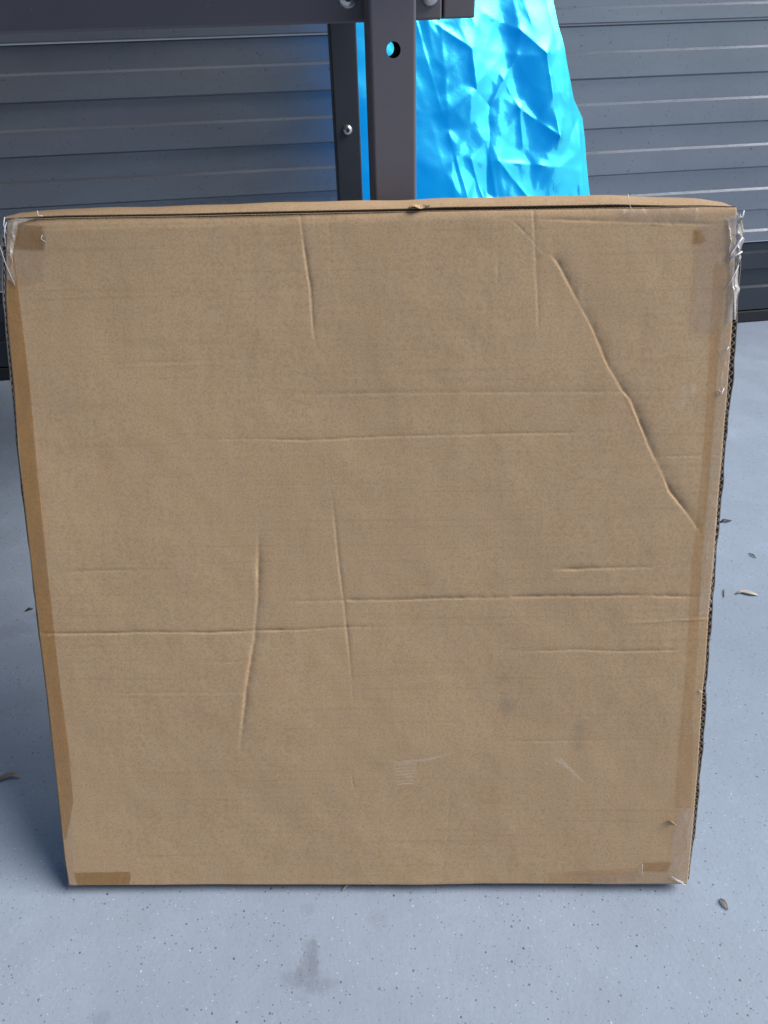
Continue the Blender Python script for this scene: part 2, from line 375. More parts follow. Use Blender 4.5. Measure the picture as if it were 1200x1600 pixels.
def vnoise(X, Z, sc, seed):
    r = np.random.RandomState(seed); T = r.rand(256, 256)
    x, z = X*sc+50, Z*sc+50; i, j = np.floor(x).astype(int), np.floor(z).astype(int); fx, fz = smooth01(x-i), smooth01(z-j)
    g = lambda a, b: T[a % 256, b % 256]
    return (g(i, j)*(1-fx)+g(i+1, j)*fx)*(1-fz)+(g(i, j+1)*(1-fx)+g(i+1, j+1)*fx)*fz - .5
CR = [(np.array([uv(*p) for p in px]), *rest) for px, *rest in CREASES]
H0 = float(cT(np.array([.5]))[0, 1]); WD = float(cR(np.array([.5]))[0, 0])
def crease_h(X, Z):
    h = np.zeros(X.shape)
    for P, dep, wid, rdg, stp, (ta, tb) in CR:
        lo, hi = P.min(0)-.05, P.max(0)+.05
        m = (X > lo[0]) & (X < hi[0]) & (Z > lo[1]) & (Z < hi[1])
        if not m.any(): continue
        d, t = seg_dist(X[m], Z[m], P)
        d = d+vnoise(X[m], Z[m], 120, 3)*.0003+vnoise(X[m], Z[m], 320, 13)*.0002
        tap = np.ones(d.shape)
        past = ((t <= 0) | (t >= 1))
        if ta: tap *= smooth01(t/ta)
        if tb: tap *= smooth01((1-t)/tb)
        tap *= np.where(past & (np.abs(d) > .002), 0, 1)*(.85+1.1*vnoise(X[m], Z[m], 45, 5)+.5*vnoise(X[m], Z[m], 150, 6))
        w = wid*.00085; L = w*.9+stp*.0032; A = abs(dep)*(1.35 if np.ptp(P[:, 0]) > 6*np.ptp(P[:, 1]) else .8); sg = 1 if dep > 0 else -1
        g = -sg*A*np.where(d > 0, np.exp(-d/(L*.85)), np.exp(-(d/(w*.62))**2)) + .0*rdg*np.exp(-((d+1.8*w)/(1.3*w))**2)
        h[m] += g*tap*.001
    return h
def face_h(X, Z):
    h = crease_h(X, Z)
    h += .0030*vnoise(X, Z, 5, 1)+.0014*vnoise(X, Z, 14, 2)+.0004*vnoise(X, Z, 45, 4)+.00006*vnoise(X*1, Z*.25, 210, 8)
    # washboard of the flutes: very slight horizontal ripples
    h += .000010*np.sin(Z*2*math.pi/.0075)*(1+vnoise(X, Z, 9, 12)*2)
    e = np.clip(1-(H0-Z)/.009, 0, 1); h -= .0022*e*e
    return h
NX, NZ = 620, 640
ss, tt = np.meshgrid(np.linspace(0, 1, NX), np.linspace(0, 1, NZ))
def coons(s, t):
    P00, P10, P01, P11 = cT(np.array(0.)), cT(np.array(1.)), cB(np.array(0.)), cB(np.array(1.))
    s_, t_ = s[..., None], t[..., None]
    return (1-t_)*cT(s)+t_*cB(s)+(1-s_)*cL(t)+s_*cR(t)-((1-s_)*(1-t_)*P00+s_*(1-t_)*P10+(1-s_)*t_*P01+s_*t_*P11)
PT = coons(ss, tt); X, Z = PT[..., 0], PT[..., 1]
Hh = face_h(X, Z)
# little roughness of the cut outline
edge = np.minimum(np.minimum(ss, 1-ss)*NX, np.minimum(tt, 1-tt)*NZ)
V = np.stack([X, -Hh, Z], -1).reshape(-1, 3)
TH = .0055
# back rim
rim_idx = np.r_[np.arange(NX), np.arange(1, NZ)*NX+NX-1, (NZ-1)*NX+np.arange(NX-2, -1, -1), np.arange(NZ-2, 0, -1)*NX]
RV = V[rim_idx].copy(); RV[:, 1] = TH
allv = np.r_[V, RV]; nv = len(V); nr = len(rim_idx)
i, j = np.meshgrid(np.arange(NZ-1), np.arange(NX-1), indexing='ij'); a = (i*NX+j).ravel()
faces = np.stack([a, a+NX, a+NX+1, a+1], -1)
k = np.arange(nr); k2 = (k+1) % nr
faces = np.r_[faces, np.stack([rim_idx[k], rim_idx[k2], nv+k2, nv+k], -1)]
me = bpy.data.meshes.new('front_panel'); me.vertices.add(len(allv)); me.vertices.foreach_set('co', allv.ravel())
me.loops.add(len(faces)*4); me.loops.foreach_set('vertex_index', faces.ravel().astype(np.int32))
me.polygons.add(len(faces)); me.polygons.foreach_set('loop_start', np.arange(0, len(faces)*4, 4)); me.polygons.foreach_set('loop_total', np.full(len(faces), 4))
me.polygons.foreach_set('use_smooth', np.r_[np.ones((NZ-1)*(NX-1), bool), np.zeros(nr, bool)])
me.update(calc_edges=True)
# wear: R pale scuffs, G grey smudges, B shade painted along the creases
wr = np.zeros((len(allv), 4)); wr[:, 3] = 1
def pstroke(px, wmm, amt, ch, jit=0):
    P = np.array([uv(*p) for p in px]); lo, hi = P.min(0)-.02, P.max(0)+.02
    m = ((X > lo[0]) & (X < hi[0]) & (Z > lo[1]) & (Z < hi[1]))
    d, t = seg_dist(X[m], Z[m], P); idx = np.flatnonzero(m.ravel())
    wr[idx, ch] = np.maximum(wr[idx, ch], amt*np.exp(-(d/(wmm*.001))**2)*smooth01(t*8+.2)*smooth01((1-t)*5+.2))
for q in range(8): pstroke([(612+q, 1192+q*5), (632, 1190+q*5), (655-q, 1188+q*5.2)], .55, .6, 0)
pstroke([(615, 1196), (660, 1188), (700, 1180)], .7, .55, 0); pstroke([(655, 1192), (712, 1176)], .5, .4, 0)
for pl in ([(866, 1186), (878, 1192), (890, 1203)], [(874, 1184), (886, 1196), (898, 1212)], [(882, 1194), (895, 1205), (906, 1217), (912, 1222)]): pstroke(pl, .9, .6, 0)
pstroke([(835, 1202), (848, 1203)], .6, .5, 0); pstroke([(852, 1190), (856, 1196)], .8, .4, 0)
pstroke([(724, 1106), (728, 1118)], .5, .5, 0); pstroke([(722, 1098), (733, 1117)], .4, .3, 0); pstroke([(756, 1134), (758, 1142)], .5, .5, 0)
pstroke([(1080, 620), (1085, 600)], 2.5, .30, 0); pstroke([(1072, 600), (1066, 640)], 4, .16, 0)
pstroke([(780, 1100), (805, 1110)], 9, .40, 1); pstroke([(785, 1065), (790, 1050)], 5, .30, 1); pstroke([(903, 1130), (906, 1175)], 6, .34, 1)
pstroke([(400, 900), (398, 1010)], 3, .25, 1); pstroke([(885, 1097), (888, 1096)], .8, .9, 1); pstroke([(880, 1106), (881, 1109)], .6, .8, 1)
pstroke([(1103, 600), (1104, 603)], .8, .9, 1); pstroke([(910, 373), (913, 372)], .6, .8, 1); pstroke([(179, 372), (181, 373)], .7, .8, 1); pstroke([(757, 446), (757, 448)], .6, .8, 1)
pstroke([(283, 349), (284, 350)], .6, .8, 1); pstroke([(60, 620), (120, 640)], 12, .10, 1)
pstroke([(840, 400), (862, 400), (905, 478), (960, 590), (1040, 752), (1098, 840)], .8, .45, 2)
pstroke([(540, 940), (800, 934), (1090, 932)], .6, .30, 2); pstroke([(70, 990), (400, 985), (600, 981)], .6, .28, 2)
ca = me.color_attributes.new('wear_shade', 'FLOAT_COLOR', 'POINT'); ca.data.foreach_set('color', wr.ravel())
me.materials.append(M_FRONT)
fp = bpy.data.objects.new('front_panel', me); COL.objects.link(fp); fp.parent = box

# --- layered sides: the flute-filled cut edge showing beyond the front panel
def edge_strip(cf, off_px, side):
    ts = np.linspace(.012, .994, 900); P = cf(ts)
    w = np.interp(ts, *off_px)                               # strip width in metres along the outline
    y0 = .0015; sgn = 1 if side == 'right' else -1
    body = MB(); zz = MB(); lin = MB()
    w = w*(1+.12*np.sin(ts*37)+.08*np.sin(ts*91)+.04*np.sin(ts*171+2)+.06*np.array([vnoise(np.array([t*2.]), np.array([.3]), 30, 51)[0] for t in ts]))
    out = P[:, 0]+sgn*w
    # backing wall of the layered edge (dark, seen between the flutes)
    body.grid([[(P[i, 0]-sgn*.003, y0+.011, P[i, 1]), (out[i]-sgn*.0002, y0+.011, P[i, 1])] for i in range(len(ts))])
    # outer liner
    lin.grid([[(out[i]-sgn*.0007, y0, P[i, 1]), (out[i], y0, P[i, 1]), (out[i]+sgn*.0002, THK, P[i, 1])] for i in range(len(ts))])
    lin.grid([[(out[i]-sgn*.0007, y0, P[i, 1]), (out[i]-sgn*.0007, y0+.011, P[i, 1])] for i in range(len(ts))])
    # zigzag medium ribbon
    s = P[:, 1]
    per = .0066; ph = s*2*math.pi/per + 1.3*np.sin(ts*23)
    amp = (w-.0011)/2; mid = P[:, 0]+sgn*(.0003+amp)
    xm = mid+sgn*amp*np.sin(ph)*(.75+.5*np.sin(ts*61)*np.sin(ts*17))
    zz.grid([[(xm[i]-.00025, y0, s[i]), (xm[i]+.00025, y0, s[i]), (xm[i]+.00025, y0+.010, s[i])] for i in range(len(ts))])
    return body, lin, zz
off_r = ([0, .12, .30, .5, .6, .7, .8, .92, 1], [.006, .0058, .0045, .0040, .0043, .0052, .0048, .0030, .0018])
off_l = ([0, .15, .3, .5, .7, .85, 1], [.0045, .0032, .0030, .0022, .0012, .0010, .0010])
for cf, off, side in ((cR, off_r, 'right'), (cL, off_l, 'left')):
    b_, l_, z_ = edge_strip(cf, off, side)
    b_.build('edge_core', M_MED, box); sp_ = l_.build('side_panel', M_SIDE, box); z_.build('fluting', M_FLUTE, sp_)

# --- body behind: back and bottom panels
bl, br, tl, tr = cB(np.array(0.)), cB(np.array(1.)), cT(np.array(0.)), cT(np.array(1.))
MB().prism([(bl[0]-.002, bl[1]+.004), (br[0]+.002, br[1]+.004), (tr[0]+.004, tr[1]+.006), (tl[0]-.003, tl[1]+.006)], THK-.005, THK).build('back_panel', M_CARD, box)
MB().box(bl[0]+.001, br[0]-.001, TH+.0005, THK-.0055, .0005, .0055).build('bottom_panel', M_CARD, box)

# --- top flap: cut edge with flutes towards the front, then a soft roll over the top
RISE_PX = ([0, 20, 85, 300, 640, 780, 920, 1050, 1100, 1135, 1150], [6, 11, 13, 16, 16.5, 17, 17, 16, 14, 11, 3])
tx = np.linspace(0.0, 1.0, 500); TP = cT(tx)
pxs = np.array([8+1142*t for t in tx]); rise = np.interp(pxs, *RISE_PX)/18.0
rise *= 1+.006*np.sin(tx*23)
gap = np.interp(pxs, [0, 60, 300, 640, 700, 965, 1050, 1150], [.0022, .0026, .0026, .0030, .0038, .0036, .0018, .001])
prof = [(.001, 0), (.0025, .0028), (.006, .0062), (.011, .0092), (.016, .0112), (.022, .0114), (.027, .010), (THK+.001, .004), (THK+.001, -.006)]
P = []
for i in range(len(tx)):
    w = .00025*math.sin(i*.11)+.0003*math.sin(i*.037)
    P.append([(TP[i, 0]+(-.002 if i == 0 else .0), y, TP[i, 1]+gap[i]+z*rise[i]+(w if z > 0 else 0)) for y, z in prof])
topf = MB().grid(P).build('top_panel', M_CARD, box, smooth=True)
# cut edge of the flap: two liners and the fluting between, in the dark joint
core = MB(); lin = MB(); flt = MB()
for zz_, hh in ((.0004, .00045), (1.0, .00045)):
    lin.grid([[(TP[i, 0], .0016, TP[i, 1]+(zz_ if zz_ < 1 else 0)+(gap[i] if zz_ == 1.0 else 0)-hh*(zz_ == 1.0)+q) for q in (0, hh)] for i in range(len(tx))])
core.grid([[(TP[i, 0], .0060, TP[i, 1]-.003), (TP[i, 0], .0060, TP[i, 1]+gap[i]+.002*rise[i])] for i in range(len(tx))])
nf = 2600; fxs = np.linspace(.0, 1, nf); FP = cT(fxs); gg = np.interp(fxs, tx, gap)
zc = FP[:, 1]+.0006+(gg-.0010)*.5*(1+np.sin(FP[:, 0]*2*math.pi/.0034))
flt.grid([[(FP[i, 0], .0020, zc[i]), (FP[i, 0], .0020, zc[i]+.0004), (FP[i, 0], .0055, zc[i]+.0004)] for i in range(nf)])
core.build('joint_core', M_MED, box); lin.build('flap_edge', M_LINER, topf); flt.build('fluting', M_MED, topf)
# small torn tuft of liner on the joint
q = uv(655, 326); P = []
for a in np.linspace(0, 1, 9):
    P.append([(q[0]-.008+.017*a, -.001-.002*math.sin(a*6), q[1]+.0005+.0008*math.sin(a*9)), (q[0]-.008+.017*a, .0, q[1]+.002+.0014*abs(math.sin(a*7))), (q[0]-.008+.017*a, .004, q[1]+.003+.001*math.sin(a*3.1))])
MB().grid(P).build('torn_tuft', M_LINER, box, solid=.0004)

# ------------------------------------------------------------------ tapes on the carton
def patch(name, px, mat, off=.0004, n=(24, 40), wrinkle=.0, seed=0, parent=box, curl=None):
    """quad patch given by its left edge and right edge (pixel lists, top to bottom) following the face"""
    (La, Ra) = px; cl, cr = curve(La), curve(Ra); r = []
    for t in np.linspace(0, 1, n[1]):
        a, b = cl(np.array(t)), cr(np.array(t)); r.append([a+(b-a)*s for s in np.linspace(0, 1, n[0])])
    r = np.array(r); x, z = r[..., 0], r[..., 1]
    y = -face_h(x, z)-off
    if wrinkle:
        rr = np.random.RandomState(seed)
        for q in range(14):
            c = rr.randint(0, r.shape[0]), rr.randint(0, r.shape[1]); an = rr.rand()*math.pi
            d = (x-x[c])*math.cos(an)+(z-z[c])*math.sin(an)
            e = -(x-x[c])*math.sin(an)+(z-z[c])*math.cos(an)
            y -= wrinkle*np.exp(-np.abs(d)/.0012)*np.exp(-(e/.012)**2)*rr.rand()
    P = [[(x[i, j], y[i, j], z[i, j]) for j in range(x.shape[1])] for i in range(x.shape[0])]
    o = MB().grid(P).build(name, mat, parent, smooth=True); return o
tl_ = lambda o, l: tag(o, l)
tl_(patch('packing_tape', ([(12, 400), (11, 500), (22, 600), (42, 800), (64, 1000), (76, 1100), (91, 1236), (100, 1310)],
      [(22, 400), (33, 490), (47, 600), (62, 755), (72, 850), (86, 990), (96, 1084), (108, 1169), (115, 1253), (104, 1312)]), M_BROWN, n=(14, 160)), 'long brown tape strip down the left edge')
tl_(patch('packing_tape', ([(17, 350), (19, 370), (20, 388)], [(66, 352), (72, 372), (70, 391)]), M_BROWN, .0008), 'short brown tape end at the top left corner')
patch('packing_tape', ([(117, 1363), (118, 1372), (122, 1382)], [(203, 1362), (205, 1370), (202, 1382)]), M_BROWN, n=(60, 14))
patch('packing_tape', ([(860, 1364), (858, 1380)], [(992, 1356), (994, 1376)]), M_FAINT, n=(60, 14))
patch('packing_tape', ([(1004, 1347), (1003, 1360)], [(1052, 1346), (1042, 1362)]), M_BROWN, .0008, n=(40, 14))
tl_(patch('packing_tape', ([(1116, 412), (1109, 520), (1105, 600), (1100, 680), (1092, 780), (1080, 880), (1074, 1000), (1066, 1100), (1057, 1200), (1055, 1262)],
      [(1134, 412), (1127, 520), (1120, 600), (1113, 690), (1105, 790), (1096, 880), (1091, 1000), (1083, 1100), (1083, 1200), (1080, 1262)]), M_FAINT, n=(14, 160)), 'long brown tape strip down the right edge')
patch('packing_tape', ([(1085, 358), (1083, 381)], [(1096, 360), (1104, 378)]), M_BROWN, .0008, n=(20, 14))
# clear tape: broad pieces laid over corners and edges
patch('clear_tape', ([(14, 348), (15, 400), (28, 446)], [(76, 350), (75, 396), (72, 436)]), M_CLEAR, .0014, wrinkle=.0008, seed=3)
patch('clear_tape', ([(1092, 345), (1085, 430), (1078, 520)], [(1150, 338), (1147, 420), (1140, 520)]), M_CLEAR, .0012, wrinkle=.0008, seed=5, n=(40, 80))
patch('clear_tape', ([(965, 327), (968, 346)], [(1092, 325), (1090, 350)]), M_CLEAR, .0012, wrinkle=.0008, seed=6, n=(80, 20))
tl_(patch('clear_tape', ([(1122, 520), (1117, 620), (1110, 700), (1100, 830), (1090, 960)], [(1143, 520), (1136, 620), (1129, 700), (1117, 830), (1107, 960)]), M_CLEAR, .0016, wrinkle=.0016, seed=8, n=(24, 140)), 'glossy strip of clear tape on the right edge')
patch('clear_tape', ([(1062, 1262), (1050, 1310), (1045, 1372)], [(1084, 1262), (1080, 1310), (1074, 1380)]), M_CLEAR, .0016, wrinkle=.002, seed=9)
patch('clear_tape', ([(925, 1368), (925, 1381)], [(1050, 1358), (1052, 1381)]), M_CLEAR, .0016, wrinkle=.0016, seed=10, n=(60, 16))
patch('clear_tape', ([(113, 1268), (104, 1310), (108, 1383)], [(117, 1268), (116, 1320), (122, 1383)]), M_CLEAR, .0016, wrinkle=.001, seed=12)

def wrap_tape(name, pts, mat, wr, seed, n=90, parent=box):
    """crumpled film folded over an edge: pts = list of cross-sections (local xyz polylines)"""
    rr = np.random.RandomState(seed); P = []
    A = np.array(pts, float); m = A.shape[1]; t0 = np.linspace(0, 1, A.shape[0])
    fx = [(rr.rand(), rr.rand(), rr.rand()*math.pi, rr.rand()) for q in range(26)]
    for t in np.linspace(0, 1, n):
        row = []
        for s in np.linspace(0, 1, 28):
            sec = [np.interp(t, t0, A[:, :, c][:, :].T[jj]) for c in range(3) for jj in range(m)]
            sec = np.array(sec).reshape(3, m).T
            u = s*(m-1); i0 = min(int(u), m-2); p = sec[i0]*(1-(u-i0))+sec[i0+1]*(u-i0)
            h = 0
            for (a, b, an, w) in fx:
                d = (s-a)*math.cos(an)+(t-b)*math.sin(an)*2.2; e = -(s-a)*math.sin(an)+(t-b)*math.cos(an)*2.2
                h += w*math.exp(-abs(d)/.05)*math.exp(-(e/.35)**2)
            p = p+np.array([.5, -.7, .25])*wr*h
            row.append(tuple(p))
        P.append(row)
    return MB().grid(P).build(name, mat, parent, smooth=True)
def pt(x, y, d): u_, w_ = uv(x, y); return (u_, d, w_)
# upper right corner bag of tape
wrap_tape('corner_tape', [
  [pt(1120, 322, .006), pt(1135, 316, .012), pt(1150, 317, .014), pt(1161, 323, .012), pt(1164, 330, .03)],
  [pt(1134, 346, -.0015), pt(1142, 344, -.002), pt(1153, 340, -.002), pt(1162, 345, .004), pt(1164, 350, .03)],
  [pt(1136, 375, -.0015), pt(1143, 374, -.002), pt(1150, 372, -.003), pt(1161, 374, .002), pt(1162, 378, .03)],
  [pt(1138, 400, -.0015), pt(1143, 400, -.002), pt(1150, 400, -.002), pt(1160, 400, .004), pt(1160, 400, .03)],
  [pt(1138, 440, -.0015), pt(1142, 440, -.002), pt(1148, 440, -.001), pt(1157, 440, .004), pt(1158, 440, .03)],
  [pt(1134, 510, -.0015), pt(1139, 505, -.002), pt(1144, 500, -.001), pt(1154, 500, .003), pt(1154, 500, .03)]], M_GLOSS, .0030, 4)
# upper left corner
wrap_tape('corner_tape', [
  [pt(64, 338, .002), pt(50, 329, .008), pt(25, 328, .010), pt(2, 334, .010), pt(-6, 338, .02)],
  [pt(30, 350, -.0015), pt(22, 349, -.002), pt(12, 348, -.001), pt(0, 350, .006), pt(-6, 352, .02)],
  [pt(20, 400, -.0015), pt(16, 400, -.002), pt(11, 400, -.001), pt(2, 400, .006), pt(-4, 400, .02)],
  [pt(28, 446, -.0015), pt(20, 440, -.002), pt(12, 436, -.001), pt(4, 430, .004), pt(-1, 430, .02)]], M_GLOSS, .0018, 6)
# small curls of lifted tape
def curl(px, w, lift, mat=None, name='tape_curl'):
    P = []; n = len(px)
    for k_, (x, y) in enumerate(px):
        u_, z_ = uv(x, y); a = k_/(n-1); P.append([(u_, -.0012-lift*math.sin(a*math.pi), z_), (u_+w, -.0008-lift*.3, z_+w*.6)])
    return MB().grid(P).build(name, mat or M_GLOSS, box, smooth=True, solid=.0002)
M_WHITE = mat_paint('frayed_tape_edge', (.72, .72, .76), .3)
def fibre(px, d, r, name='tape_fold'):
    r = r*.62
    pts = [pt(x, y, -d-.0006*math.sin(i_*2)) for i_, (x, y) in enumerate(px)]
    return MB().tube(pts, r, 5).build(name, M_WHITE, box, smooth=True)
fibre([(980, 304), (979, 313), (984, 325), (990, 334)], .003, .0004)
fibre([(1158, 372), (1150, 382), (1141, 396), (1139, 402)], .003, .0011)
fibre([(1157, 394), (1149, 399), (1140, 404)], .003, .0012)
fibre([(1153, 415), (1140, 440), (1133, 452)], .002, .0004)
fibre([(1160, 330), (1157, 345), (1154, 336)], .003, .0010)
fibre([(1137, 542), (1132, 550)], .002, .0007); fibre([(1122, 609), (1126, 616), (1130, 606)], .002, .0008)
fibre([(1048, 1367), (1058, 1374), (1070, 1381)], .002, .0006); fibre([(1052, 1370), (1066, 1376)], .0022, .0005)
fibre([(1003, 1348), (1002, 1360), (1004, 1368)], .0022, .0004); fibre([(1091, 1077), (1096, 1081)], .002, .0006)
fibre([(68, 368), (66, 374), (72, 378)], .002, .0004); fibre([(10, 340), (9, 352), (12, 365)], .003, .0007)
fibre([(1, 383), (12, 415), (25, 446)], .002, .00035); fibre([(13, 348), (10, 362), (11, 385)], .003, .0005)
fibre([(60, 330), (62, 338), (68, 338)], .002, .0007)
for yy in range(818, 950, 13): fibre([(1118-(yy-818)*.075, yy), (1121-(yy-818)*.075, yy+4), (1115-(yy-818)*.075, yy+9)], -.0008, .0004)
fibre([(1120, 800), (1119, 818), (1114, 835), (1118, 850)], -.0005, .0004)
# lifted paper chip
P = [[pt(1041, 1282, -.0008), pt(1046, 1279, -.004)], [pt(1043, 1288, -.0008), pt(1055, 1287, -.003)]]
MB().grid(P).build('paper_chip', M_LINER, box, solid=.0004)

# ------------------------------------------------------------------ workbench (aligned with the door)
bench = empty('workbench', None, mat=Matrix(((DU[0], DN[0], 0, 0), (DU[1], DN[1], 0, 0), (0, 0, 1, 0), (0, 0, 0, 1))))
tag(bench, 'dark grey steel workbench whose front post stands behind the carton', 'workbench')
def loc_on(x, y, q):
    """bench-frame coordinates of pixel (x,y) on the plane at distance q along the bench depth"""
    p = on_plane(x, y, DN*q, DN); return float(p@DU), float(p[2])
QF = .715                                             # front face of post
xa = loc_on(580, 150, QF)[0]; xb = loc_on(651, 150, QF)[0]; PW = xb-xa
ZB = loc_on(572, 31, QF+.045)[1]                      # underside of the beam
# post: square tube with a real drilled hole
hx, hz = loc_on(615, 78, QF); hr = .0060
def tube_post():
    bm = bmesh.new(); mb = MB()
    z1 = ZB+.11; t = .002; D = PW*.95
    # front and back walls with a round hole
    def wall(yq, flip):
        n = 32; ring = [(hx+hr*math.cos(2*math.pi*k/n), hz+hr*math.sin(2*math.pi*k/n)) for k in range(n)]
        sq = []
        for k in range(n):
            c, s_ = math.cos(2*math.pi*k/n), math.sin(2*math.pi*k/n); m = max(abs(c), abs(s_)); sq.append((hx+c/m*.012, hz+s_/m*.012))
        mb.add([(x, yq, z) for x, z in ring+sq], [(k, (k+1) % n, n+(k+1) % n, n+k) for k in range(n)])
        r = .003; X0, X1 = xa+r, xb-r
        for (x0, x1, z0, z2) in ((X0, hx-.012, 0, z1), (hx+.012, X1, 0, z1), (hx-.012, hx+.012, 0, hz-.012), (hx-.012, hx+.012, hz+.012, z1)):
            mb.add([(x0, yq, z0), (x1, yq, z0), (x1, yq, z2), (x0, yq, z2)], [(0, 1, 2, 3)])
        return ring
    wall(QF, 0); wall(QF+t, 0); wall(QF+D, 0)
    n = 32
    mb.add([(hx+hr*math.cos(2*math.pi*k/n), y, hz+hr*math.sin(2*math.pi*k/n)) for y in (QF, QF+t) for k in range(n)], [(k, (k+1) % n, n+(k+1) % n, n+k) for k in range(n)])
    r = .003
    for (cx, cy, a0) in ((xa+r, QF+r, 180), (xb-r, QF+r, 270), (xb-r, QF+D-r, 0), (xa+r, QF+D-r, 90)):
        arc = [(cx+r*math.cos(math.radians(a0+q)), cy+r*math.sin(math.radians(a0+q))) for q in range(0, 91, 15)]
        mb.grid([[(x, y, 0), (x, y, z1)] for x, y in arc])
    for x in (xa, xb): mb.grid([[(x, QF+r, 0), (x, QF+r, z1)], [(x, QF+D-r, 0), (x, QF+D-r, z1)]])
    return mb, D
pm, PD = tube_post(); post = pm.build('post', M_POST, bench, smooth=False)
QB = QF+PD
# front beam behind the post, ending in a stub to the right
sx = loc_on(743, 10, QB+.002)[0]; jx = loc_on(692, 10, QB+.002)[0]
zb = loc_on(572, 35, QB+.002)[1]
beam = MB().box(-1.6, jx-.0006, QB+.002, QB+.042, zb, zb+.075).build('beam', M_POST, bench, bevel=.002)
MB().box(jx+.0006, sx, QB+.0025, QB+.0415, zb+.0006, zb+.0745).build('beam_end_sleeve', M_POST, bench, bevel=.0015)
def bolt(px, py, q, r, name='bolt', mat=M_STEEL):
    x, z = loc_on(px, py, q); pr = [(0, -.0055), (r*.45, -.0052), (r*.8, -.0036), (r, -.001), (r, 0)]
    P = [[(x+a*math.cos(t), q+b, z+a*math.sin(t)) for t in np.linspace(0, 2*math.pi, 29)] for a, b in pr]
    b_ = MB().grid(P).build(name, mat, bench, smooth=True)
    rs = r*.42
    MB().grid([[(x+rs*k_*math.cos(t), q-.0058, z+rs*k_*math.sin(t)) for t in np.linspace(0, 2*math.pi, 7)] for k_ in (.01, 1)]).build('socket', M_SHADED, b_)
bolt(543, -4, QB+.002, .0085); bolt(672, -8, QB+.002, .0085)
# rear leg and rear beam: bench paint darkened to imitate shade under the bench
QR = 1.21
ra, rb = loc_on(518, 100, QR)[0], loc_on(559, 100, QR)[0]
MB().box(ra, rb, QR, QR+.04, 0, .80).build('leg', M_SHADED, bench, bevel=.002)
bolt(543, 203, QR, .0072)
# side rail joining front post and rear leg, above the frame, and the left-hand legs far outside
MB().box(xa+.004, xb-.004, QB+.044, QR-.002, zb+.02, zb+.075).build('side_rail', M_POST, bench, bevel=.002)
MB().box(-1.6, sx-.01, QR+.002, QR+.038, zb+.014, zb+.075).build('beam', M_SHADED, bench)
MB().box(-1.6, -1.56, QF, QF+.04, 0, zb+.07).build('post', M_POST, bench, bevel=.002)
MB().box(-1.6, -1.56, QR, QR+.04, 0, zb+.07).build('leg', M_SHADED, bench, bevel=.002)
M_WOOD = mat_paint('bench_board', (.16, .13, .10), .5)
MB().box(-1.66, sx+.01, QF-.03, 1.72, zb+.0765, zb+.105).build('bench_top', M_WOOD, bench, bevel=.003)  # unseen board, made deeper to shade the left part of the door

# ------------------------------------------------------------------ blue plastic film hanging behind the bench end
QP = 1.31
FL = [(552, -120), (554, 40), (558, 150), (564, 310), (572, 500)]
FR = [(848, -120), (865, 0), (872, 40), (881, 75), (889, 120), (896, 155), (911, 184), (914, 215), (915, 250), (918, 290), (922, 320), (935, 420), (930, 500)]
FN = np.array([math.sin(math.radians(-30)), math.cos(math.radians(-30)), 0]); FN = FN*math.cos(math.radians(16)) - np.array([0, 0, 1])*math.sin(math.radians(16))
FP0 = DN*QP + DU*(-.05) + np.array([0, 0, .62])            # the sheet hangs turned to the light and flares out below
FU = np.cross(FN, np.array([0, 0, 1.])); FU /= np.linalg.norm(FU); FW = np.cross(FU, FN)
if FW[2] < 0: FW = -FW
if FU[0] < 0: FU = -FU
def fuv(x, y):
    p = on_plane(x, y, FP0, FN)-FP0; return (float(p@FU), float(p@FW))
def fcurve(px):
    P = np.array([fuv(*p) for p in px]); t = np.array([(p[1]+120)/620 for p in px])
    return lambda q: np.stack([np.interp(q, t, P[:, 0]), np.interp(q, t, P[:, 1])], -1)
fL, fR = fcurve(FL), fcurve(FR)
nu, nvv = 320, 420
su, tv = np.meshgrid(np.linspace(0, 1, nu), np.linspace(.1, 1, nvv))
PP = fL(tv)*(1-su[..., None])+fR(tv)*su[..., None]; fx_, fz_ = PP[..., 0], PP[..., 1]
# crumple: facets between hand-read fold corners (pixel x, y, height in mm), triangulated
KN = [(652, 30, 0), (668, 29, 14), (680, 28, -6), (690, 60, -4), (700, 110, 12), (708, 170, 14), (716, 240, 16), (725, 315, 18), (700, 200, -2), (690, 150, -6), (705, 320, -8), (672, 180, 6), (665, 310, 2),
      (712, 60, 8), (737, 76, 24), (760, 78, 6), (790, 82, 16), (752, 20, 4), (775, 30, 14), (812, 48, 20), (840, 70, 10), (850, 90, 22), (862, 120, 10), (742, 138, 16), (752, 150, -4), (767, 165, -14),
      (765, 110, 14), (795, 110, 12), (808, 86, 22), (800, 140, 10), (812, 168, 20), (818, 225, 10), (840, 190, 8), (871, 216, 20), (860, 150, 12), (880, 145, 14), (876, 175, 0), (895, 160, 8), (890, 215, 4),
      (912, 186, 10), (903, 240, 8), (762, 215, 2), (762, 305, -10), (764, 260, 6), (780, 252, 22), (810, 268, 8), (840, 258, 18), (868, 262, 16), (872, 240, 2), (885, 300, 0), (835, 312, 12), (790, 315, 6),
      (737, 250, 8), (745, 275, -6), (758, 308, 16), (735, 200, -8), (725, 130, -8), (735, 320, -6), (905, 310, 10), (848, 10, -4), (835, -20, 6), (800, -10, 12), (770, -30, -6), (740, -10, 8), (710, -30, -4),
      (780, 190, 6), (790, 220, 10), (850, 235, 6), (825, 130, 6), (782, 145, 2), (600, 0, 0), (600, 150, 4), (600, 300, 0), (640, 90, -4), (640, 250, 4), (680, 90, 2), (862, 45, 2), (872, 80, 12)]
from mathutils.geometry import delaunay_2d_cdt
rr = np.random.RandomState(5)
kp = [(*fuv(x, y), h*1.0) for x, y, h in KN]
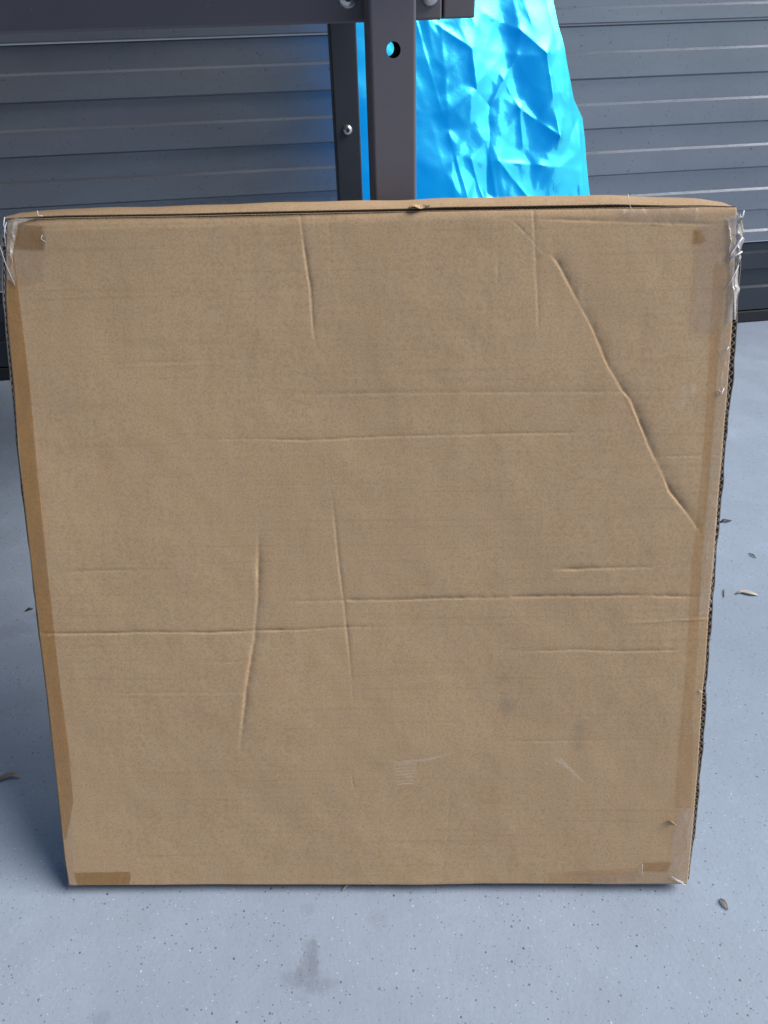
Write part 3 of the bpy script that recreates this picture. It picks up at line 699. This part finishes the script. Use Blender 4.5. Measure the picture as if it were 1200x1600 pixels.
for q in range(24):                                        # finer crumples
    x, y = 600+rr.rand()*320, -110+rr.rand()*600
    if y < 315 and x > 652 and min(abs(x-a)+abs(y-b) for a, b, _ in KN) < 16: continue
    kp.append((*fuv(x, y), (rr.rand()*16 if rr.rand() < .6 else rr.rand()*6-8) if not(y < 315 and x > 652) else 6+rr.rand()*5))
for x in (-.6, 1.2):
    for z in (-1.2, -.4, 0, .4, 1.0): kp.append((x, z, 0))
vts, _, tris, ov, _, _ = delaunay_2d_cdt([Vector((a, b)) for a, b, _ in kp], [], [], 0, 1e-6)
hv = [kp[o_[0]][2] if o_ else 0 for o_ in ov]
hf = np.zeros(fx_.shape)
for t in tris:
    (x0, y0), (x1, y1), (x2, y2) = [tuple(vts[k_]) for k_ in t]; det = (y1-y2)*(x0-x2)+(x2-x1)*(y0-y2)
    if abs(det) < 1e-12: continue
    a = ((y1-y2)*(fx_-x2)+(x2-x1)*(fz_-y2))/det; b = ((y2-y0)*(fx_-x2)+(x0-x2)*(fz_-y2))/det; c = 1-a-b
    m = (a >= -1e-6) & (b >= -1e-6) & (c >= -1e-6)
    # faces sag a little between their ridges
    sag = 27*a*b*c
    hf[m] = (a*hv[t[0]]+b*hv[t[1]]+c*hv[t[2]]-2.0*sag)[m]
for q in range(2):
    hf[1:-1, 1:-1] = (hf[1:-1, 1:-1]*2+hf[:-2, 1:-1]+hf[2:, 1:-1]+hf[1:-1, :-2]+hf[1:-1, 2:])/6
for q in range(10):
    hf[1:-1, 1:-1] = (hf[1:-1, 1:-1]*2+hf[:-2, 1:-1]+hf[2:, 1:-1]+hf[1:-1, :-2]+hf[1:-1, 2:])/6
hf = hf*.00011
for x0, y0, x1, y1, hh, ww in [(652, 30, 735, 325, 9, 7), (655, 30, 700, 200, -6, 7), (672, 28, 737, 76, 7, 5), (737, 76, 745, 140, 7, 6), (760, 20, 812, 48, 5, 5), (812, 48, 850, 85, 6, 5), (850, 85, 871, 215, 8, 4), (871, 215, 812, 168, 7, 4),
   (742, 138, 767, 165, -8, 5), (767, 165, 808, 85, 7, 5), (767, 165, 762, 305, -8, 7), (780, 252, 830, 315, 7, 4), (780, 252, 868, 262, 7, 4), (868, 262, 900, 190, -5, 7), (812, 168, 818, 225, 5, 4), (737, 250, 758, 315, 6, 3), (762, 220, 778, 315, 5, 5),
   (858, 120, 880, 160, 5, 4), (700, 200, 724, 325, -6, 7), (845, -60, 868, 70, -5, 7), (700, -60, 745, 40, 5, 7), (785, 118, 812, 168, 4, 4), (904, 190, 908, 320, 4, 4), (880, 60, 905, 320, 5, 8), (690, 40, 712, 325, 5, 8), (800, -60, 830, 40, 5, 6)]:
    d, t = seg_dist(fx_, fz_, np.array([fuv(x0, y0), fuv(x1, y1)])); hf += hh*.00019*np.exp(-np.sqrt((d/(ww*.0019))**2+.012))*(1+1.2*vnoise(fx_, fz_, 40, 41))
for q in range(2): hf[1:-1, 1:-1] = (hf[1:-1, 1:-1]*2+hf[:-2, 1:-1]+hf[2:, 1:-1]+hf[1:-1, :-2]+hf[1:-1, 2:])/6
hf = hf + .0004*vnoise(fx_, fz_, 50, 33)+.018*vnoise(fx_+fz_*.15, fz_*.25, 11, 31)+.003*vnoise(fx_+fz_*.5, fz_*.6, 17, 35)
W3 = FP0+fx_[..., None]*FU+fz_[..., None]*FW-FN*hf[..., None]
W3[..., 2] = np.maximum(W3[..., 2], .003)
film = MB().grid([[tuple(W3[i, j]) for j in range(nu)] for i in range(nvv)]).build('plastic_sheet', M_FILM, None, smooth=True)
tag(film, 'crumpled bright blue plastic sheet hanging behind the bench end', 'plastic sheet')

# ------------------------------------------------------------------ bits lying on the floor
M_LEAF = mat_paint('dry_leaf', (.20, .17, .13), .6); M_BIT = mat_paint('dark_dirt', (.03, .03, .035), .7)
M_PALE = mat_paint('pale_straw', (.45, .40, .33), .6); M_GREY = mat_paint('grey_husk', (.30, .30, .29), .5)
def floor_leaf(px, width, mat, label, cat, name, arch=.004, group=None):
    P = [on_floor(*p) for p in px]; c = sum(P)/len(P); rows = []
    n = len(P)
    for i_, p in enumerate(P):
        a = i_/(n-1); w = width*math.sin(math.pi*(a*.86+.07)); t = P[min(i_+1, n-1)]-P[max(i_-1, 0)]; nn = np.array([-t[1], t[0], 0]); nn /= np.linalg.norm(nn)
        rows.append([tuple(p-c+nn*w*s_+np.array([0, 0, .0012+arch*math.sin(a*math.pi)+w*.5*abs(s_)])) for s_ in (-1, -.5, 0, .5, 1)])
    o = MB().grid(rows).build(name, mat, None, smooth=True, solid=.0005); o.location = c; tag(o, label, cat, group)
floor_leaf([(-12, 1222), (0, 1221), (8, 1220), (16, 1216), (24, 1214), (32, 1216)], .0035, M_LEAF, 'curled dry leaf on the floor at the left edge of the view', 'leaf', 'dry_leaf', .005)
floor_leaf([(1149, 929), (1158, 926), (1168, 928), (1176, 930), (1184, 931)], .0035, M_PALE, 'pale tan sliver of dry leaf on the floor right of the carton', 'leaf', 'dry_leaf', .0015)
floor_leaf([(1124, 818), (1130, 815), (1136, 816), (1143, 814)], .0030, M_BIT, 'small black scrap touching the right edge of the carton', 'debris', 'dirt_scrap', .002)
floor_leaf([(1125, 1405), (1129, 1410), (1133, 1416), (1137, 1423)], .0021, M_LEAF, 'small brown husk on the floor in front of the lower right corner', 'debris', 'seed_husk', .0015)
floor_leaf([(534, 1393), (540, 1388), (546, 1383), (552, 1377)], .0008, M_PALE, 'thin pale straw sticking out from under the front edge of the carton', 'straw', 'straw', .0015)
floor_leaf([(1170, 865), (1176, 869), (1181, 873)], .0016, M_BIT, 'tiny dark crumb on the floor above the pale leaf sliver', 'debris', 'dirt_scrap', .001)
floor_leaf([(1131, 921), (1133, 928), (1131, 934)], .0016, M_GREY, 'tiny grey crumb on the floor between the carton and the pale leaf sliver', 'debris', 'dirt_scrap', .001)
floor_leaf([(40, 956), (46, 953), (52, 952)], .0025, M_BIT, 'small dark crumb on the floor left of the carton', 'debris', 'dirt_scrap', .001)
